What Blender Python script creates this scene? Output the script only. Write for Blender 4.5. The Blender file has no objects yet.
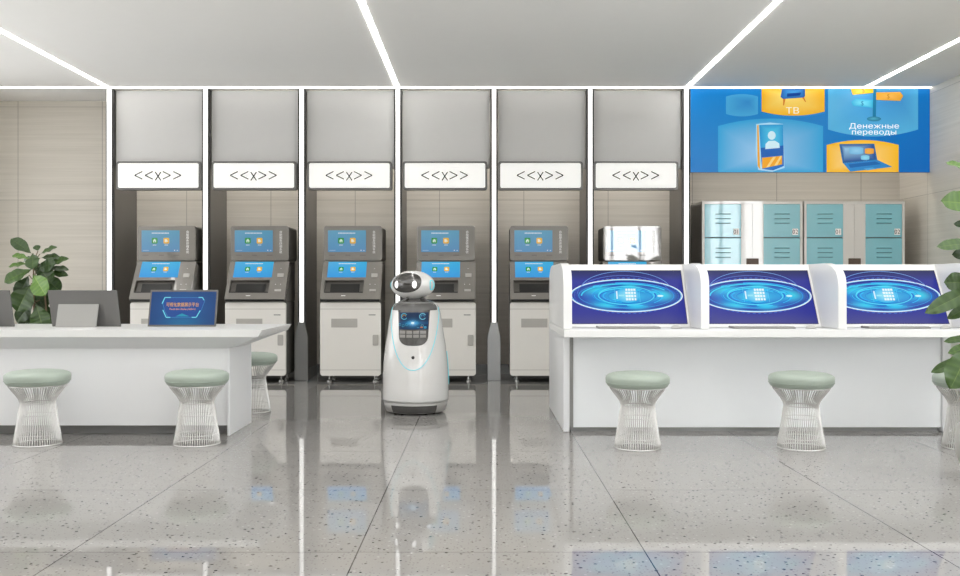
import bpy, math, random
from mathutils import Vector, Matrix
from mathutils.geometry import delaunay_2d_cdt

S = bpy.context.scene
COL = S.collection
F = 950.0            # focal length in pixels
EYE = 1.15           # camera height

# ------------------------------------------------------------------ camera, world, exposure
cd = bpy.data.cameras.new('camera')
cam = bpy.data.objects.new('camera', cd); COL.objects.link(cam)
cam.location = (0, 0, EYE); cam.rotation_euler = (math.pi / 2, 0, 0)
cd.sensor_width = 36; cd.lens = F * 36 / 960; cd.shift_y = -3.0 / 960; cd.clip_start = .05
S.camera = cam
W = bpy.data.worlds.new('daylight'); S.world = W; W.use_nodes = True
W.node_tree.nodes['Background'].inputs[0].default_value = (.93, .965, 1, 1)
W.node_tree.nodes['Background'].inputs[1].default_value = 1.6
S.view_settings.view_transform = 'Standard'; S.view_settings.look = 'None'
S.view_settings.gamma = 1; S.view_settings.exposure = 0.0
S.view_settings.use_curve_mapping = False

def area(name, loc, rot, sx, sy, power, color=(1, 1, 1)):
    l = bpy.data.lights.new(name, 'AREA'); l.shape = 'RECTANGLE'; l.size = sx; l.size_y = sy
    l.energy = power; l.color = color
    o = bpy.data.objects.new(name, l); COL.objects.link(o); o.location = loc; o.rotation_euler = rot
    return o
R90 = math.pi / 2
# daylight from tall rear and right windows; left and low rear light is added
area('window_daylight_rear', (4.45, -5.2, 1.8), (R90, 0, 0), 1.7, 3.0, 125, (1, .995, .99))
area('window_daylight_right', (5.6, 2.5, 1.75), (0, R90, 0), 2.8, 5.0, 132, (.98, .99, 1))
area('window_daylight_left', (-6.8, 7.75, 1.75), (0, -R90, 0), 2.8, 6.5, 108, (1, .98, .96))  # invented window light, evens out the dim left and the booths
area('window_daylight_rear', (-1.6, -5.2, .95), (R90, 0, 0), 8.8, 1.3, 74, (1, .99, .98))  # added frontal fill, kept low so the machine heads don't mirror it
# added fill light under the ceiling, out of view, on this side of the desks
area('ceiling_panel_light', (-.6, 4.6, 3.49), (0, 0, 0), 11.0, 5.2, 240, (1, .995, .985))
# downlights in the top of each booth, behind the grey header panels
for k_ in range(6): area('booth_downlight', (-3.88 + 1.159 * k_, 11.9, 3.46), (0, 0, 0), .8, .4, 20, (1, .98, .95))
area('locker_downlight', (4.0, 11.95, 3.46), (0, 0, 0), 2.5, .35, 16, (1, .98, .95))  # added fill over the lockers and the beige side wall
S.cycles.max_bounces = 14; S.cycles.diffuse_bounces = 9; S.cycles.glossy_bounces = 6

XL, XR, YR, YB, ZC = -6.6, 5.41, -5.0, 12.25, 3.52
YF = 11.44           # front plane of the booths

# ------------------------------------------------------------------ materials
def lin(c):
    return tuple((v / 255 / 12.92) if v / 255 <= .04045 else ((v / 255 + .055) / 1.055) ** 2.4 for v in c)

class NT:
    def __init__(s, name):
        s.m = bpy.data.materials.new(name); s.m.use_nodes = True
        s.t = s.m.node_tree; s.b = s.t.nodes['Principled BSDF']
    def n(s, kind, **kw):
        x = s.t.nodes.new(kind)
        for k, v in kw.items():
            if k.startswith('i_'):
                key = k[2:]; key = int(key) if key.isdigit() else key
                x.inputs[key].default_value = v
            else: setattr(x, k, v)
        return x
    def l(s, a, b): s.t.links.new(a, b)
    def math(s, op, a, b=None, c=None):
        x = s.n('ShaderNodeMath', operation=op)
        for i, v in enumerate((a, b, c)):
            if v is None: continue
            if isinstance(v, (int, float)): x.inputs[i].default_value = v
            else: s.l(v, x.inputs[i])
        return x.outputs[0]
    def mix(s, f, a, b, mode='MIX'):
        x = s.n('ShaderNodeMix', data_type='RGBA', blend_type=mode)
        for i, v in ((0, f), (6, a), (7, b)):
            if isinstance(v, (int, float)): x.inputs[i].default_value = v
            elif isinstance(v, tuple): x.inputs[i].default_value = (*v, 1)
            else: s.l(v, x.inputs[i])
        return x.outputs[2]
    def noise(s, scale, vec=None, detail=2, rough=.5):
        x = s.n('ShaderNodeTexNoise'); x.inputs['Scale'].default_value = scale
        x.inputs['Detail'].default_value = detail; x.inputs['Roughness'].default_value = rough
        if vec is not None: s.l(vec, x.inputs['Vector'])
        return x.outputs[0]

def mat(name, rgb, rough=.5, metal=0, coat=0, cior=1.5, emit=None, es=0, var=.03, vscale=8, bump=0, bscale=200, spec=.5, ior=None):
    m = NT(name); c = lin(rgb); b = m.b
    tc = m.n('ShaderNodeTexCoord').outputs['Object']
    nz = m.noise(vscale, tc)
    k = m.math('ADD', m.math('MULTIPLY', nz, 2 * var), 1 - var)
    rgbn = m.n('ShaderNodeVectorMath', operation='SCALE'); rgbn.inputs[0].default_value = c
    m.l(k, rgbn.inputs['Scale']); m.l(rgbn.outputs[0], b.inputs['Base Color'])
    b.inputs['Roughness'].default_value = rough; b.inputs['Metallic'].default_value = metal
    b.inputs['Coat Weight'].default_value = coat; b.inputs['Coat Roughness'].default_value = .03; b.inputs['Coat IOR'].default_value = cior
    b.inputs['Specular IOR Level'].default_value = spec
    if ior: b.inputs['IOR'].default_value = ior
    if emit is not None:
        b.inputs['Emission Color'].default_value = (*lin(emit), 1); b.inputs['Emission Strength'].default_value = es
    if bump:
        bm = m.n('ShaderNodeBump'); bm.inputs['Strength'].default_value = bump; bm.inputs['Distance'].default_value = .002
        m.l(m.noise(bscale, tc, 4), bm.inputs['Height']); m.l(bm.outputs[0], b.inputs['Normal'])
    return m.m

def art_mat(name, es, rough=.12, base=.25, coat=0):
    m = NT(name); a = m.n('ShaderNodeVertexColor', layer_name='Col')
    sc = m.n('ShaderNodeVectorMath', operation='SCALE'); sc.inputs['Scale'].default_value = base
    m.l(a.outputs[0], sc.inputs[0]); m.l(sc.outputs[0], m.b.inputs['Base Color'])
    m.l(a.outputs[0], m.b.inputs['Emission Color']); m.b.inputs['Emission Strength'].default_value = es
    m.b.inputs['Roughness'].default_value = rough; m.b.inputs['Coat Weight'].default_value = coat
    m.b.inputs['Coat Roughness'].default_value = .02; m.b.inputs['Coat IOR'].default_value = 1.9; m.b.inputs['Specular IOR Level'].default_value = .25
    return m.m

def floor_mat():
    m = NT('polished_terrazzo_tile'); b = m.b
    tc = m.n('ShaderNodeTexCoord').outputs['Object']
    sx = m.n('ShaderNodeSeparateXYZ'); m.l(tc, sx.inputs[0])
    def joint(o, off, per, w):
        u = m.math('FRACT', m.math('DIVIDE', m.math('SUBTRACT', o, off - 100 * per), per))
        d = m.math('MINIMUM', u, m.math('SUBTRACT', 1.0, u))
        return m.math('LESS_THAN', d, w / per / 2)
    j = m.math('MAXIMUM', joint(sx.outputs[0], -.527, 1.238, .0055), joint(sx.outputs[1], 4.089, 1.24, .0045))
    # chips
    def chips(scale, th, pick):
        v = m.n('ShaderNodeTexVoronoi', feature='F1'); v.inputs['Scale'].default_value = scale
        dist = m.n('ShaderNodeVectorMath', operation='ADD')
        m.l(tc, dist.inputs[0])
        nn = m.n('ShaderNodeTexNoise'); nn.inputs['Scale'].default_value = scale * 1.3; m.l(tc, nn.inputs['Vector'])
        s2 = m.n('ShaderNodeVectorMath', operation='SCALE'); m.l(nn.outputs[1], s2.inputs[0]); s2.inputs['Scale'].default_value = .5 / scale
        m.l(s2.outputs[0], dist.inputs[1]); m.l(dist.outputs[0], v.inputs['Vector'])
        near = m.math('LESS_THAN', v.outputs['Distance'], th)
        sp = m.n('ShaderNodeSeparateColor'); m.l(v.outputs['Color'], sp.inputs[0])
        return m.math('MULTIPLY', near, m.math('LESS_THAN', sp.outputs[0], pick))
    base = m.mix(m.noise(1.1, tc, 3), lin((141, 139, 136)), lin((151, 149, 146)))
    grain = m.noise(160, tc, 3, .7)
    base = m.mix(m.math('MULTIPLY', m.math('SUBTRACT', grain, .35), .55), base, lin((118, 116, 113)))
    base = m.mix(m.math('MULTIPLY', chips(40, .26, .14), .35), base, lin((190, 188, 186)))
    base = m.mix(m.math('MULTIPLY', chips(62, .27, .40), .75), base, lin((108, 105, 102)))
    base = m.mix(m.math('MULTIPLY', chips(27, .19, .52), .9), base, lin((52, 50, 48)))
    base = m.mix(j, base, lin((58, 56, 54)))
    m.l(base, b.inputs['Base Color'])
    b.inputs['Roughness'].default_value = .03; b.inputs['IOR'].default_value = 1.39
    b.inputs['Coat Weight'].default_value = .0
    return m.m

def wall_mat(name, ax, off):
    """beige stone veneer: fine horizontal grain, one-metre panels"""
    m = NT(name); b = m.b
    tc = m.n('ShaderNodeTexCoord').outputs['Object']
    sx = m.n('ShaderNodeSeparateXYZ'); m.l(tc, sx.inputs[0])
    mp = m.n('ShaderNodeMapping'); m.l(tc, mp.inputs[0]); mp.inputs['Scale'].default_value = (.55, .55, 22)
    mp2 = m.n('ShaderNodeMapping'); m.l(tc, mp2.inputs[0]); mp2.inputs['Scale'].default_value = (.9, .9, 75)
    g1 = m.noise(1.0, mp.outputs[0], 4, .6); g2 = m.noise(1.0, mp2.outputs[0], 3, .6)
    cr = m.n('ShaderNodeValToRGB'); cr.color_ramp.elements[0].position = .3; cr.color_ramp.elements[1].position = .7
    cr.color_ramp.elements[0].color = (*lin((196, 190, 178)), 1); cr.color_ramp.elements[1].color = (*lin((216, 210, 199)), 1)
    m.l(m.math('ADD', m.math('MULTIPLY', g1, .6), m.math('MULTIPLY', g2, .4)), cr.inputs[0])
    def joint(o, of, per, w):
        u = m.math('FRACT', m.math('DIVIDE', m.math('SUBTRACT', o, of - 50 * per), per))
        d = m.math('MINIMUM', u, m.math('SUBTRACT', 1.0, u))
        return m.math('LESS_THAN', d, w / per / 2)
    j = m.math('MAXIMUM', joint(sx.outputs[ax], off, 1.087, .009), joint(sx.outputs[2], 2.246, 1.2, .006))
    col = m.mix(m.math('MULTIPLY', j, .6), cr.outputs[0], lin((120, 113, 104)))
    m.l(col, b.inputs['Base Color']); b.inputs['Roughness'].default_value = .42
    return m.m

def leaf_mat():
    m = NT('fiddle_leaf'); b = m.b
    a = m.n('ShaderNodeVertexColor', layer_name='Col')
    tc = m.n('ShaderNodeTexCoord').outputs['Object']
    col = m.mix(m.noise(9, tc, 3), lin((26, 48, 18)), lin((54, 80, 34)))
    col = m.mix(.7, col, a.outputs[0])
    m.l(col, b.inputs['Base Color']); b.inputs['Roughness'].default_value = .38
    b.inputs['Transmission Weight'].default_value = 0
    return m.m

M = dict(
    floor=floor_mat(), wall=wall_mat('beige_stone_wall', 0, -5.957), wall_side=wall_mat('beige_stone_wall_side', 1, 11.48),
    ceiling=mat('ceiling_paint', (240, 239, 236), .9, var=.01), rear=mat('rear_wall_paint', (205, 203, 198), .8),
    white=mat('white_lacquer', (226, 226, 225), .4, var=.008, coat=.3),
    white_cool=mat('cool_white_laminate', (238, 241, 243), .35, var=.008), white_matt=mat('white_laminate', (222, 223, 224), .35, var=.008),
    atm_white=mat('warm_white_steel', (226, 223, 217), .38, var=.012),
    atm_grey=mat('taupe_fascia', (128, 124, 118), .24, var=.02, coat=.5),
    atm_glass=mat('taupe_display_glass', (118, 114, 108), .3, var=.02, coat=1, cior=1.9), atm_side=mat('dark_taupe_side', (92, 89, 84), .45),
    atm_dark=mat('charcoal_recess', (34, 33, 32), .35),
    atm_trim=mat('black_edge', (22, 22, 22), .4),
    atm_plate=mat('grey_plate', (176, 173, 167), .4),
    fin=mat('column_dark_metal', (98, 96, 92), .35, metal=.3, var=.03),
    fin_edge=mat('column_black_edge', (40, 39, 38), .4),
    pylon=mat('brushed_steel_pylon', (150, 150, 149), .3, metal=.75, var=.05, vscale=3),
    partition=mat('partition_panel', (102, 98, 93), .45, var=.03),
    header=mat('grey_fabric_panel', (200, 199, 197), .85, var=.015, bump=.2),
    sign_frame=mat('sign_frame_metal', (105, 104, 102), .3, metal=.4),
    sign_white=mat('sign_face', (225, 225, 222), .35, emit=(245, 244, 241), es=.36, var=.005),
    ink=mat('black_ink', (25, 25, 25), .6), white_ink=mat('white_print', (225, 225, 222), .6, emit=(225, 225, 222), es=.15),
    led=mat('led_diffuser', (250, 250, 250), .5, emit=(255, 254, 250), es=1.03, var=0), led_cross=mat('ceiling_cross_led_diffuser', (250, 250, 250), .5, emit=(255, 254, 250), es=3.5, var=0), led_ceiling=mat('ceiling_led_diffuser', (250, 250, 250), .5, emit=(255, 254, 250), es=17.5, var=0),
    baseboard=mat('grey_steel_baseboard', (112, 112, 110), .3, metal=.5),
    kick=mat('grey_kick_plate', (140, 140, 139), .35, metal=.1),
    seat=mat('sage_green_leather', (156, 167, 156), .42, var=.02, bump=.08, bscale=300),
    piping=mat('sage_piping', (142, 156, 143), .5),
    chrome=mat('polished_nickel_wire', (230, 229, 226), .25, metal=.6, var=.01),
    tablet=mat('anodised_grey', (104, 103, 101), .42, metal=.3, var=.02),
    tablet_light=mat('pale_grey_stand', (142, 141, 138), .45, metal=.1, var=.02),
    robot=mat('robot_white_shell', (216, 215, 213), .2, coat=.6, var=.006),
    robot_grey=mat('robot_grey_base', (172, 170, 167), .35, var=.02),
    robot_dark=mat('robot_smoked_panel', (78, 77, 75), .25, coat=.4, var=.04),
    robot_face=mat('robot_visor', (66, 64, 62), .12, coat=.8, var=.05),
    cyan=mat('cyan_light_line', (60, 190, 205), .4, emit=(60, 195, 208), es=.35),
    eye=mat('robot_eye_light', (240, 240, 240), .4, emit=(245, 245, 245), es=.7),
    key=mat('grey_key', (135, 133, 130), .4), keyw=mat('white_key', (180, 179, 176), .4),
    locker_frame=mat('locker_white_frame', (218, 214, 208), .3, coat=1, cior=2.1, var=.01),
    locker_side=mat('locker_side_panel', (150, 146, 140), .45),
    teal=mat('teal_locker_door', (122, 196, 210), .3, coat=1, cior=2.1, var=.012),
    teal_dark=mat('teal_shadow_gap', (40, 86, 100), .5), louvre=mat('louvre_teal', (92, 152, 164), .35),
    brown=mat('brown_reader', (92, 74, 62), .4),
    art=art_mat('printed_artwork', .62, .3, .45), screen=art_mat('lit_screen', .86, .35, .06),  # poster print brightened by added emission
    screen_glass=art_mat('lit_screen_behind_glass', .74, .3, .06, coat=1), leaf=leaf_mat(), bark=mat('plant_bark', (112, 96, 74), .8, bump=.5, bscale=60),
    soil=mat('potting_soil', (58, 46, 36), .95, bump=.8, bscale=80), pot=mat('stone_grey_pot', (168, 166, 162), .5, var=.05, bump=.2),
    win=mat('window_frame_white', (225, 225, 225), .4),
)
g = NT('window_glass'); g.b.inputs['Base Color'].default_value = (1, 1, 1, 1); g.b.inputs['Roughness'].default_value = 0
g.b.inputs['Transmission Weight'].default_value = 1; g.b.inputs['IOR'].default_value = 1.02; M['glass'] = g.m

# ------------------------------------------------------------------ mesh building
class MB:
    xf = None
    def __init__(s): s.v = []; s.f = []; s.mi = []; s.c = []; s.cur = 0; s.col = (1, 1, 1)
    def add(s, vs, fs, cols=None):
        o = len(s.v); s.v += [tuple(p) for p in vs]
        s.c += (cols if cols else [s.col] * len(vs))
        for f in fs: s.f.append([i + o for i in f]); s.mi.append(s.cur)
        return s
    def box(s, x0, x1, y0, y1, z0, z1):
        return s.add([(x0, y0, z0), (x1, y0, z0), (x1, y1, z0), (x0, y1, z0), (x0, y0, z1), (x1, y0, z1), (x1, y1, z1), (x0, y1, z1)],
                     [(0, 3, 2, 1), (4, 5, 6, 7), (0, 1, 5, 4), (1, 2, 6, 5), (2, 3, 7, 6), (3, 0, 4, 7)])
    def prism(s, pts, fn0, fn1):
        """pts 2d outline, fn maps (u,v) to 3d on either side"""
        n = len(pts); a = [fn0(*p) for p in pts]; b = [fn1(*p) for p in pts]
        return s.add(a + b, [tuple(range(n))[::-1], tuple(range(n, 2 * n))] + [(i, (i + 1) % n, (i + 1) % n + n, i + n) for i in range(n)])
    def prism_x(s, pts, x0, x1): return s.prism(pts, lambda u, v: (x0, u, v), lambda u, v: (x1, u, v))
    def prism_y(s, pts, y0, y1): return s.prism(pts, lambda u, v: (u, y0, v), lambda u, v: (u, y1, v))
    def prism_z(s, pts, z0, z1): return s.prism(pts, lambda u, v: (u, v, z0), lambda u, v: (u, v, z1))
    def loft(s, rings, cap=True):
        n = len(rings[0]); vs = [p for r in rings for p in r]; fs = []
        for k in range(len(rings) - 1):
            for i in range(n):
                a = k * n + i; b = k * n + (i + 1) % n
                fs.append((a, b, b + n, a + n))
        if cap: fs += [tuple(range(n))[::-1], tuple(range((len(rings) - 1) * n, len(rings) * n))]
        return s.add(vs, fs)
    def lathe(s, prof, c=(0, 0), n=40, cap=True):
        return s.loft([[(c[0] + r * math.cos(2 * math.pi * i / n), c[1] + r * math.sin(2 * math.pi * i / n), z) for i in range(n)] for r, z in prof], cap)
    def tube(s, path, r, n=6, closed=False, cap=True):
        P = [Vector(p) for p in path]; m = len(P); rings = []
        rr = r if isinstance(r, (list, tuple)) else [r] * m
        up = Vector((0, 0, 1)); prev = None
        for i in range(m):
            t = (P[(i + 1) % m] - P[i - 1]) if closed else (P[min(i + 1, m - 1)] - P[max(i - 1, 0)])
            t.normalize()
            if prev is None:
                a = up if abs(t.z) < .9 else Vector((1, 0, 0))
                u = t.cross(a).normalized()
            else: u = (prev - t * prev.dot(t)).normalized()
            prev = u; w = t.cross(u)
            rings.append([tuple(P[i] + (u * math.cos(2 * math.pi * k / n) + w * math.sin(2 * math.pi * k / n)) * rr[i]) for k in range(n)])
        if closed: rings.append(rings[0]); return s.loft(rings, False)
        return s.loft(rings, cap)
    def ring(s, cx, cy, z, R, r, n=40, k=6):
        return s.tube([(cx + R * math.cos(2 * math.pi * i / n), cy + R * math.sin(2 * math.pi * i / n), z) for i in range(n)], r, k, True)
    def build(s, name, mats, parent=None, bevel=0, smooth=False, seg=2, sub=0, org=None):
        me = bpy.data.meshes.new(name)
        if MB.xf: s.v = [MB.xf(p) for p in s.v]
        r = parent
        while r is not None and r.parent is not None: r = r.parent
        o3 = Vector(org) if org is not None else (r.location.copy() if r is not None else Vector((0, 0, 0)))
        me.from_pydata([(a - o3.x, b - o3.y, c - o3.z) for a, b, c in s.v], [], s.f)
        if not isinstance(mats, (list, tuple)): mats = [mats]
        for m_ in mats: me.materials.append(M[m_])
        me.polygons.foreach_set('material_index', s.mi)
        if any(c != (1, 1, 1) for c in s.c):
            ca = me.color_attributes.new('Col', 'FLOAT_COLOR', 'POINT')
            ca.data.foreach_set('color', [x for c in s.c for x in (*c, 1)])
        if smooth: me.polygons.foreach_set('use_smooth', [True] * len(me.polygons))
        me.update()
        o = bpy.data.objects.new(name, me); COL.objects.link(o)
        if parent is not None: o.parent = parent
        elif org is not None: o.location = o3
        if bevel:
            b = o.modifiers.new('bevel', 'BEVEL'); b.width = bevel; b.segments = seg; b.limit_method = 'ANGLE'; b.angle_limit = .6
            me.polygons.foreach_set('use_smooth', [True] * len(me.polygons))
            w = o.modifiers.new('wn', 'WEIGHTED_NORMAL'); w.keep_sharp = False
        if sub:
            b = o.modifiers.new('sub', 'SUBSURF'); b.levels = sub; b.render_levels = sub
        return o

def tag(o, label=None, cat=None, group=None, kind=None):
    if label: o['label'] = label
    if cat: o['category'] = cat
    if group: o['group'] = group
    if kind: o['kind'] = kind
    return o
def thing(name, label, cat, loc=(0, 0, 0), group=None):
    o = bpy.data.objects.new(name, None); COL.objects.link(o); o.location = loc; o.empty_display_size = .1
    return tag(o, label, cat, group)
def kids(o): return [c for c in bpy.data.objects if c.parent == o]
def copy_tree(o, parent=None):
    c = o.copy(); COL.objects.link(c)
    if parent is not None: c.parent = parent
    for k in kids(o): copy_tree(k, c)
    return c
def struct(name, mb, m, **k):
    return tag(mb.build(name, m, **k), kind='structure')

def text_mesh(txt, size, align='CENTER', font_scale_x=1.0, offset=0.0):
    cu = bpy.data.curves.new('lettering', 'FONT'); cu.body = txt; cu.size = size; cu.align_x = align; cu.resolution_u = 3
    cu.offset = offset
    ob = bpy.data.objects.new('lettering_tmp', cu)
    cu.fill_mode = 'NONE'
    me = ob.to_mesh()
    v0 = [Vector((v.co.x * font_scale_x, v.co.y)) for v in me.vertices]; ed = [tuple(e.vertices) for e in me.edges]
    ob.to_mesh_clear(); bpy.data.objects.remove(ob); bpy.data.curves.remove(cu)
    # closed outlines, in order, then a constrained triangulation kept where the winding number is not zero
    nb = {}
    for a, b in ed: nb.setdefault(a, []).append(b); nb.setdefault(b, []).append(a)
    seen = set(); loops = []
    for st_ in sorted(nb):
        if st_ in seen: continue
        lp = [st_]; seen.add(st_); prev, cur = None, st_
        nxt = st_ + 1 if (st_ + 1) in nb[st_] else nb[st_][0]
        while nxt not in seen:
            lp.append(nxt); seen.add(nxt); prev, cur = cur, nxt
            c = [q for q in nb[cur] if q not in seen]
            if not c: break
            nxt = c[0]
        loops.append([v0[i] for i in lp])
    def wind(p):
        w_ = 0
        for lp in loops:
            for i in range(len(lp)):
                a, b = lp[i - 1], lp[i]
                if (a.y <= p.y) != (b.y <= p.y):
                    x = a.x + (p.y - a.y) / (b.y - a.y) * (b.x - a.x)
                    if x > p.x: w_ += 1 if b.y > a.y else -1
        return w_
    vs_, _, fs_, *_r = delaunay_2d_cdt(v0, ed, [], 0, 1e-7)
    fs = [tuple(f) for f in fs_ if wind((vs_[f[0]] + vs_[f[1]] + vs_[f[2]]) / 3) != 0]
    return [(v.x, v.y) for v in vs_], fs

class Art:
    """flat artwork: layers of coloured shapes on a plane; fn(u, v, h) gives the 3d point, h the tiny layer height"""
    def __init__(s, fn, step=.0006): s.mb = MB(); s.fn = fn; s.k = 1; s.step = step
    def poly(s, pts, col, center=None, up=True):
        h = s.k * s.step; s.k += 1 if up else 0
        c = lin(col); n = len(pts)
        vs = [s.fn(u, v, h) for u, v in pts]
        if center is None: s.mb.add(vs, [tuple(range(n))], [c] * n)
        else:
            cc = center[0]; cu, cv = center[1]
            mid = [s.fn(cu + (u - cu) * .55, cv + (v - cv) * .55, h) for u, v in pts]
            c1 = lin(cc); c2 = tuple(.5 * (a + b) for a, b in zip(c, c1))
            s.mb.add(vs + mid + [s.fn(cu, cv, h)], [(i, (i + 1) % n, (i + 1) % n + n, i + n) for i in range(n)] + [(i + n, (i + 1) % n + n, 2 * n) for i in range(n)],
                     [c] * n + [c2] * n + [c1])
    def rect(s, u0, v0, u1, v1, col, **k): s.poly([(u0, v0), (u1, v0), (u1, v1), (u0, v1)], col, **k)
    def grad(s, u0, v0, u1, v1, fcol, nu=1, nv=1):
        h = s.k * s.step; s.k += 1; vs = []; cs = []; fs = []
        for j in range(nv + 1):
            for i in range(nu + 1):
                a, b = i / nu, j / nv
                vs.append(s.fn(u0 + (u1 - u0) * a, v0 + (v1 - v0) * b, h)); cs.append(lin(fcol(a, b)))
        for j in range(nv):
            for i in range(nu):
                q = j * (nu + 1) + i; fs.append((q, q + 1, q + nu + 2, q + nu + 1))
        s.mb.add(vs, fs, cs)
    def arc(s, cu, cv, ru, rv, w, col, a0=0, a1=360, n=64, dash=False, clip=None, rw=None):
        h = s.k * s.step; s.k += 1; c = lin(col)
        for i in range(n):
            if dash and i % 2: continue
            t0 = math.radians(a0 + (a1 - a0) * i / n); t1 = math.radians(a0 + (a1 - a0) * (i + 1) / n)
            q = []
            for t, ww in ((t0, -w / 2), (t1, -w / 2), (t1, w / 2), (t0, w / 2)):
                q.append((cu + (ru + ww) * math.cos(t), cv + (rv + ww) * math.sin(t)))
            if clip and any(not (clip[0] <= a <= clip[2] and clip[1] <= b <= clip[3]) for a, b in q): continue
            s.mb.add([s.fn(a, b, h) for a, b in q], [(0, 1, 2, 3)], [c] * 4)
    def line(s, p, q, w, col):
        d = Vector((q[0] - p[0], q[1] - p[1])).normalized(); n = Vector((-d.y, d.x)) * w / 2
        s.poly([(p[0] + n.x, p[1] + n.y), (p[0] - n.x, p[1] - n.y), (q[0] - n.x, q[1] - n.y), (q[0] + n.x, q[1] + n.y)], col)
    def ell(s, cu, cv, ru, rv, col, n=32, center=None):
        s.poly([(cu + ru * math.cos(2 * math.pi * i / n), cv + rv * math.sin(2 * math.pi * i / n)) for i in range(n)], col, center=center)
    def text(s, txt, u, v, size, col, align='CENTER', sx=1.0, offset=0.0):
        h = s.k * s.step; s.k += 1
        vs, fs = text_mesh(txt, size, align, sx, offset); s.mb.add([s.fn(u + a, v + b, h) for a, b in vs], fs, [lin(col)] * len(vs))

def rrect(x0, y0, x1, y1, r, n=5):
    pts = []
    for cx, cy, a in ((x1 - r, y1 - r, 0), (x0 + r, y1 - r, 90), (x0 + r, y0 + r, 180), (x1 - r, y0 + r, 270)):
        for i in range(n + 1):
            t = math.radians(a + 90 * i / n); pts.append((cx + r * math.cos(t), cy + r * math.sin(t)))
    return pts

# ------------------------------------------------------------------ room shell
struct('floor', MB().box(XL, XR, YR, YB, -.1, 0), 'floor')
struct('ceiling', MB().box(XL, XR, YR, YB, ZC, ZC + .15), 'ceiling')
struct('wall_back', MB().box(XL - .15, XR + .15, YB, YB + .15, -.1, ZC + .15), 'wall')
def holed(x_is_y, fixed0, fixed1, a0, a1, holes):
    """wall running along a with window holes [(h0,h1,z0,z1)]"""
    mb = MB()
    def bx(p0, p1, z0, z1):
        if x_is_y: mb.box(fixed0, fixed1, p0, p1, z0, z1)
        else: mb.box(p0, p1, fixed0, fixed1, z0, z1)
    cur = a0
    for h0, h1, z0, z1 in holes:
        bx(cur, h0, -.1, ZC + .15); bx(h0, h1, -.1, z0); bx(h0, h1, z1, ZC + .15); cur = h1
    bx(cur, a1, -.1, ZC + .15)
    return mb
struct('wall_right', holed(True, XR, XR + .15, YR, YB, [(.05, 5.0, .3, 3.25)]), 'wall_side')
struct('wall_left', holed(True, XL - .15, XL, YR, YB, [(4.5, 11.0, .3, 3.25)]), 'wall_side')
struct('wall_rear', holed(False, YR - .15, YR, XL - .15, XR + .15, [(-6.0, 2.8, .3, 1.6), (3.6, 5.3, .3, 3.25)]), 'rear')
def window(n, along_y, f, a0, a1, bars, zt=3.25):
    root = tag(thing('window_%d' % n, None, None, (f if along_y else (a0 + a1) / 2, (a0 + a1) / 2 if along_y else f, .3)), kind='structure')
    fr = MB(); gl = MB()
    def bx(mb, p0, p1, z0, z1, d):
        if along_y: mb.box(f - d, f + d, p0, p1, z0, z1)
        else: mb.box(p0, p1, f - d, f + d, z0, z1)
    for z0, z1 in ((.3, .36), (zt - .06, zt)): bx(fr, a0, a1, z0, z1, .04)
    for p in [a0 + .03, a1 - .03] + bars: bx(fr, p - .03, p + .03, .36, zt - .06, .04)
    bx(gl, a0 + .06, a1 - .06, .36, zt - .06, .004)
    fr.build('window_frame', 'win', root); gl.build('window_pane', 'glass', root)
window(1, True, XR + .07, .05, 5.0, [3.4, 1.6])
window(2, True, XL - .07, 4.5, 11.0, [6.1, 7.7, 9.4])  # unseen window made up to go with the left fill light
window(4, False, YR - .07, -6.0, 2.8, [-3.8, -1.6, .6], 1.6)  # low unseen window made up for the rear fill light
window(3, False, YR - .07, 3.6, 5.3, [3.86, 4.68])

# baseboards (steel) along the back wall inside the booths and on the right wall
struct('baseboard_back', MB().box(XL, XR, YB - .012, YB - .0005, 0, .13), 'baseboard')

# ------------------------------------------------------------------ ceiling light lines
LBL = ['leftmost white light line running back along the ceiling, left of the booths',
       'white light line along the ceiling ending above the grey robot booth column',
       'white light line along the ceiling ending beside the blue poster edge',
       'rightmost white light line along the ceiling, ending above the blue poster']
for x, lb in zip((-4.46, -.99, 2.485, 4.625), LBL):
    t = thing('linear_ceiling_light', lb, 'ceiling light', (x, 4.2, ZC), 'light lines running along the ceiling')
    MB().box(x - .024, x + .024, -3.2, 11.355, ZC - .006, ZC - .0005).build('diffuser', 'led_ceiling', t)
t = thing('linear_ceiling_light', 'long white light line crossing the ceiling above the booths and the blue poster', 'ceiling light', (-.6, 11.38, ZC))
MB().box(XL + .01, XR - .01, 11.36, 11.395, ZC - .010, ZC - .0005).build('diffuser', 'led_cross', t)

# ------------------------------------------------------------------ booths: columns, header panels, signs
CX = [-4.467 + 1.159 * k for k in range(7)]
ORD = ['far left column beside the bare beige wall', 'column between the first and second booth from the left',
       'column between the second and third booth', 'column directly behind the white robot',
       'column in the gap right of the robot', 'column behind the leftmost blue console screen', 'last column on the right beside the blue poster']
def column(x, lb):
    t = thing('light_column', 'tall dark metal booth divider with a vertical light strip, ' + lb, 'column', (x, YF, 0), 'booth divider columns with light strips')
    MB().box(x - .046, x + .046, YF + .02, YF + .07, .12, ZC - .011).build('post', 'fin_edge', t)
    MB().box(x - .0245, x + .0245, YF - .005, YF + .0195, .70, ZC - .012).build('light_strip', 'led', t)
    w0, w1 = .04, .079
    MB().prism_y([(x - w1, 0), (x + w1, 0), (x + w1, .53), (x + w0, .70), (x - w0, .70), (x - w1, .53)], YF - .03, YF + .019).build('pylon', 'pylon', t, bevel=.003)
    MB().box(x - .046, x + .046, YF + .0705, YB - .013, .0, ZC - .011).build('side_panel', 'partition', t)
    sk = MB()
    for sx in (-1, 1): sk.box(x + sx * .0465, x + sx * .055, YF + .08, YB - .013, .001, .13)
    sk.build('skirting', 'baseboard', t)
for x, lb in zip(CX, ORD): column(x, lb)

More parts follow.
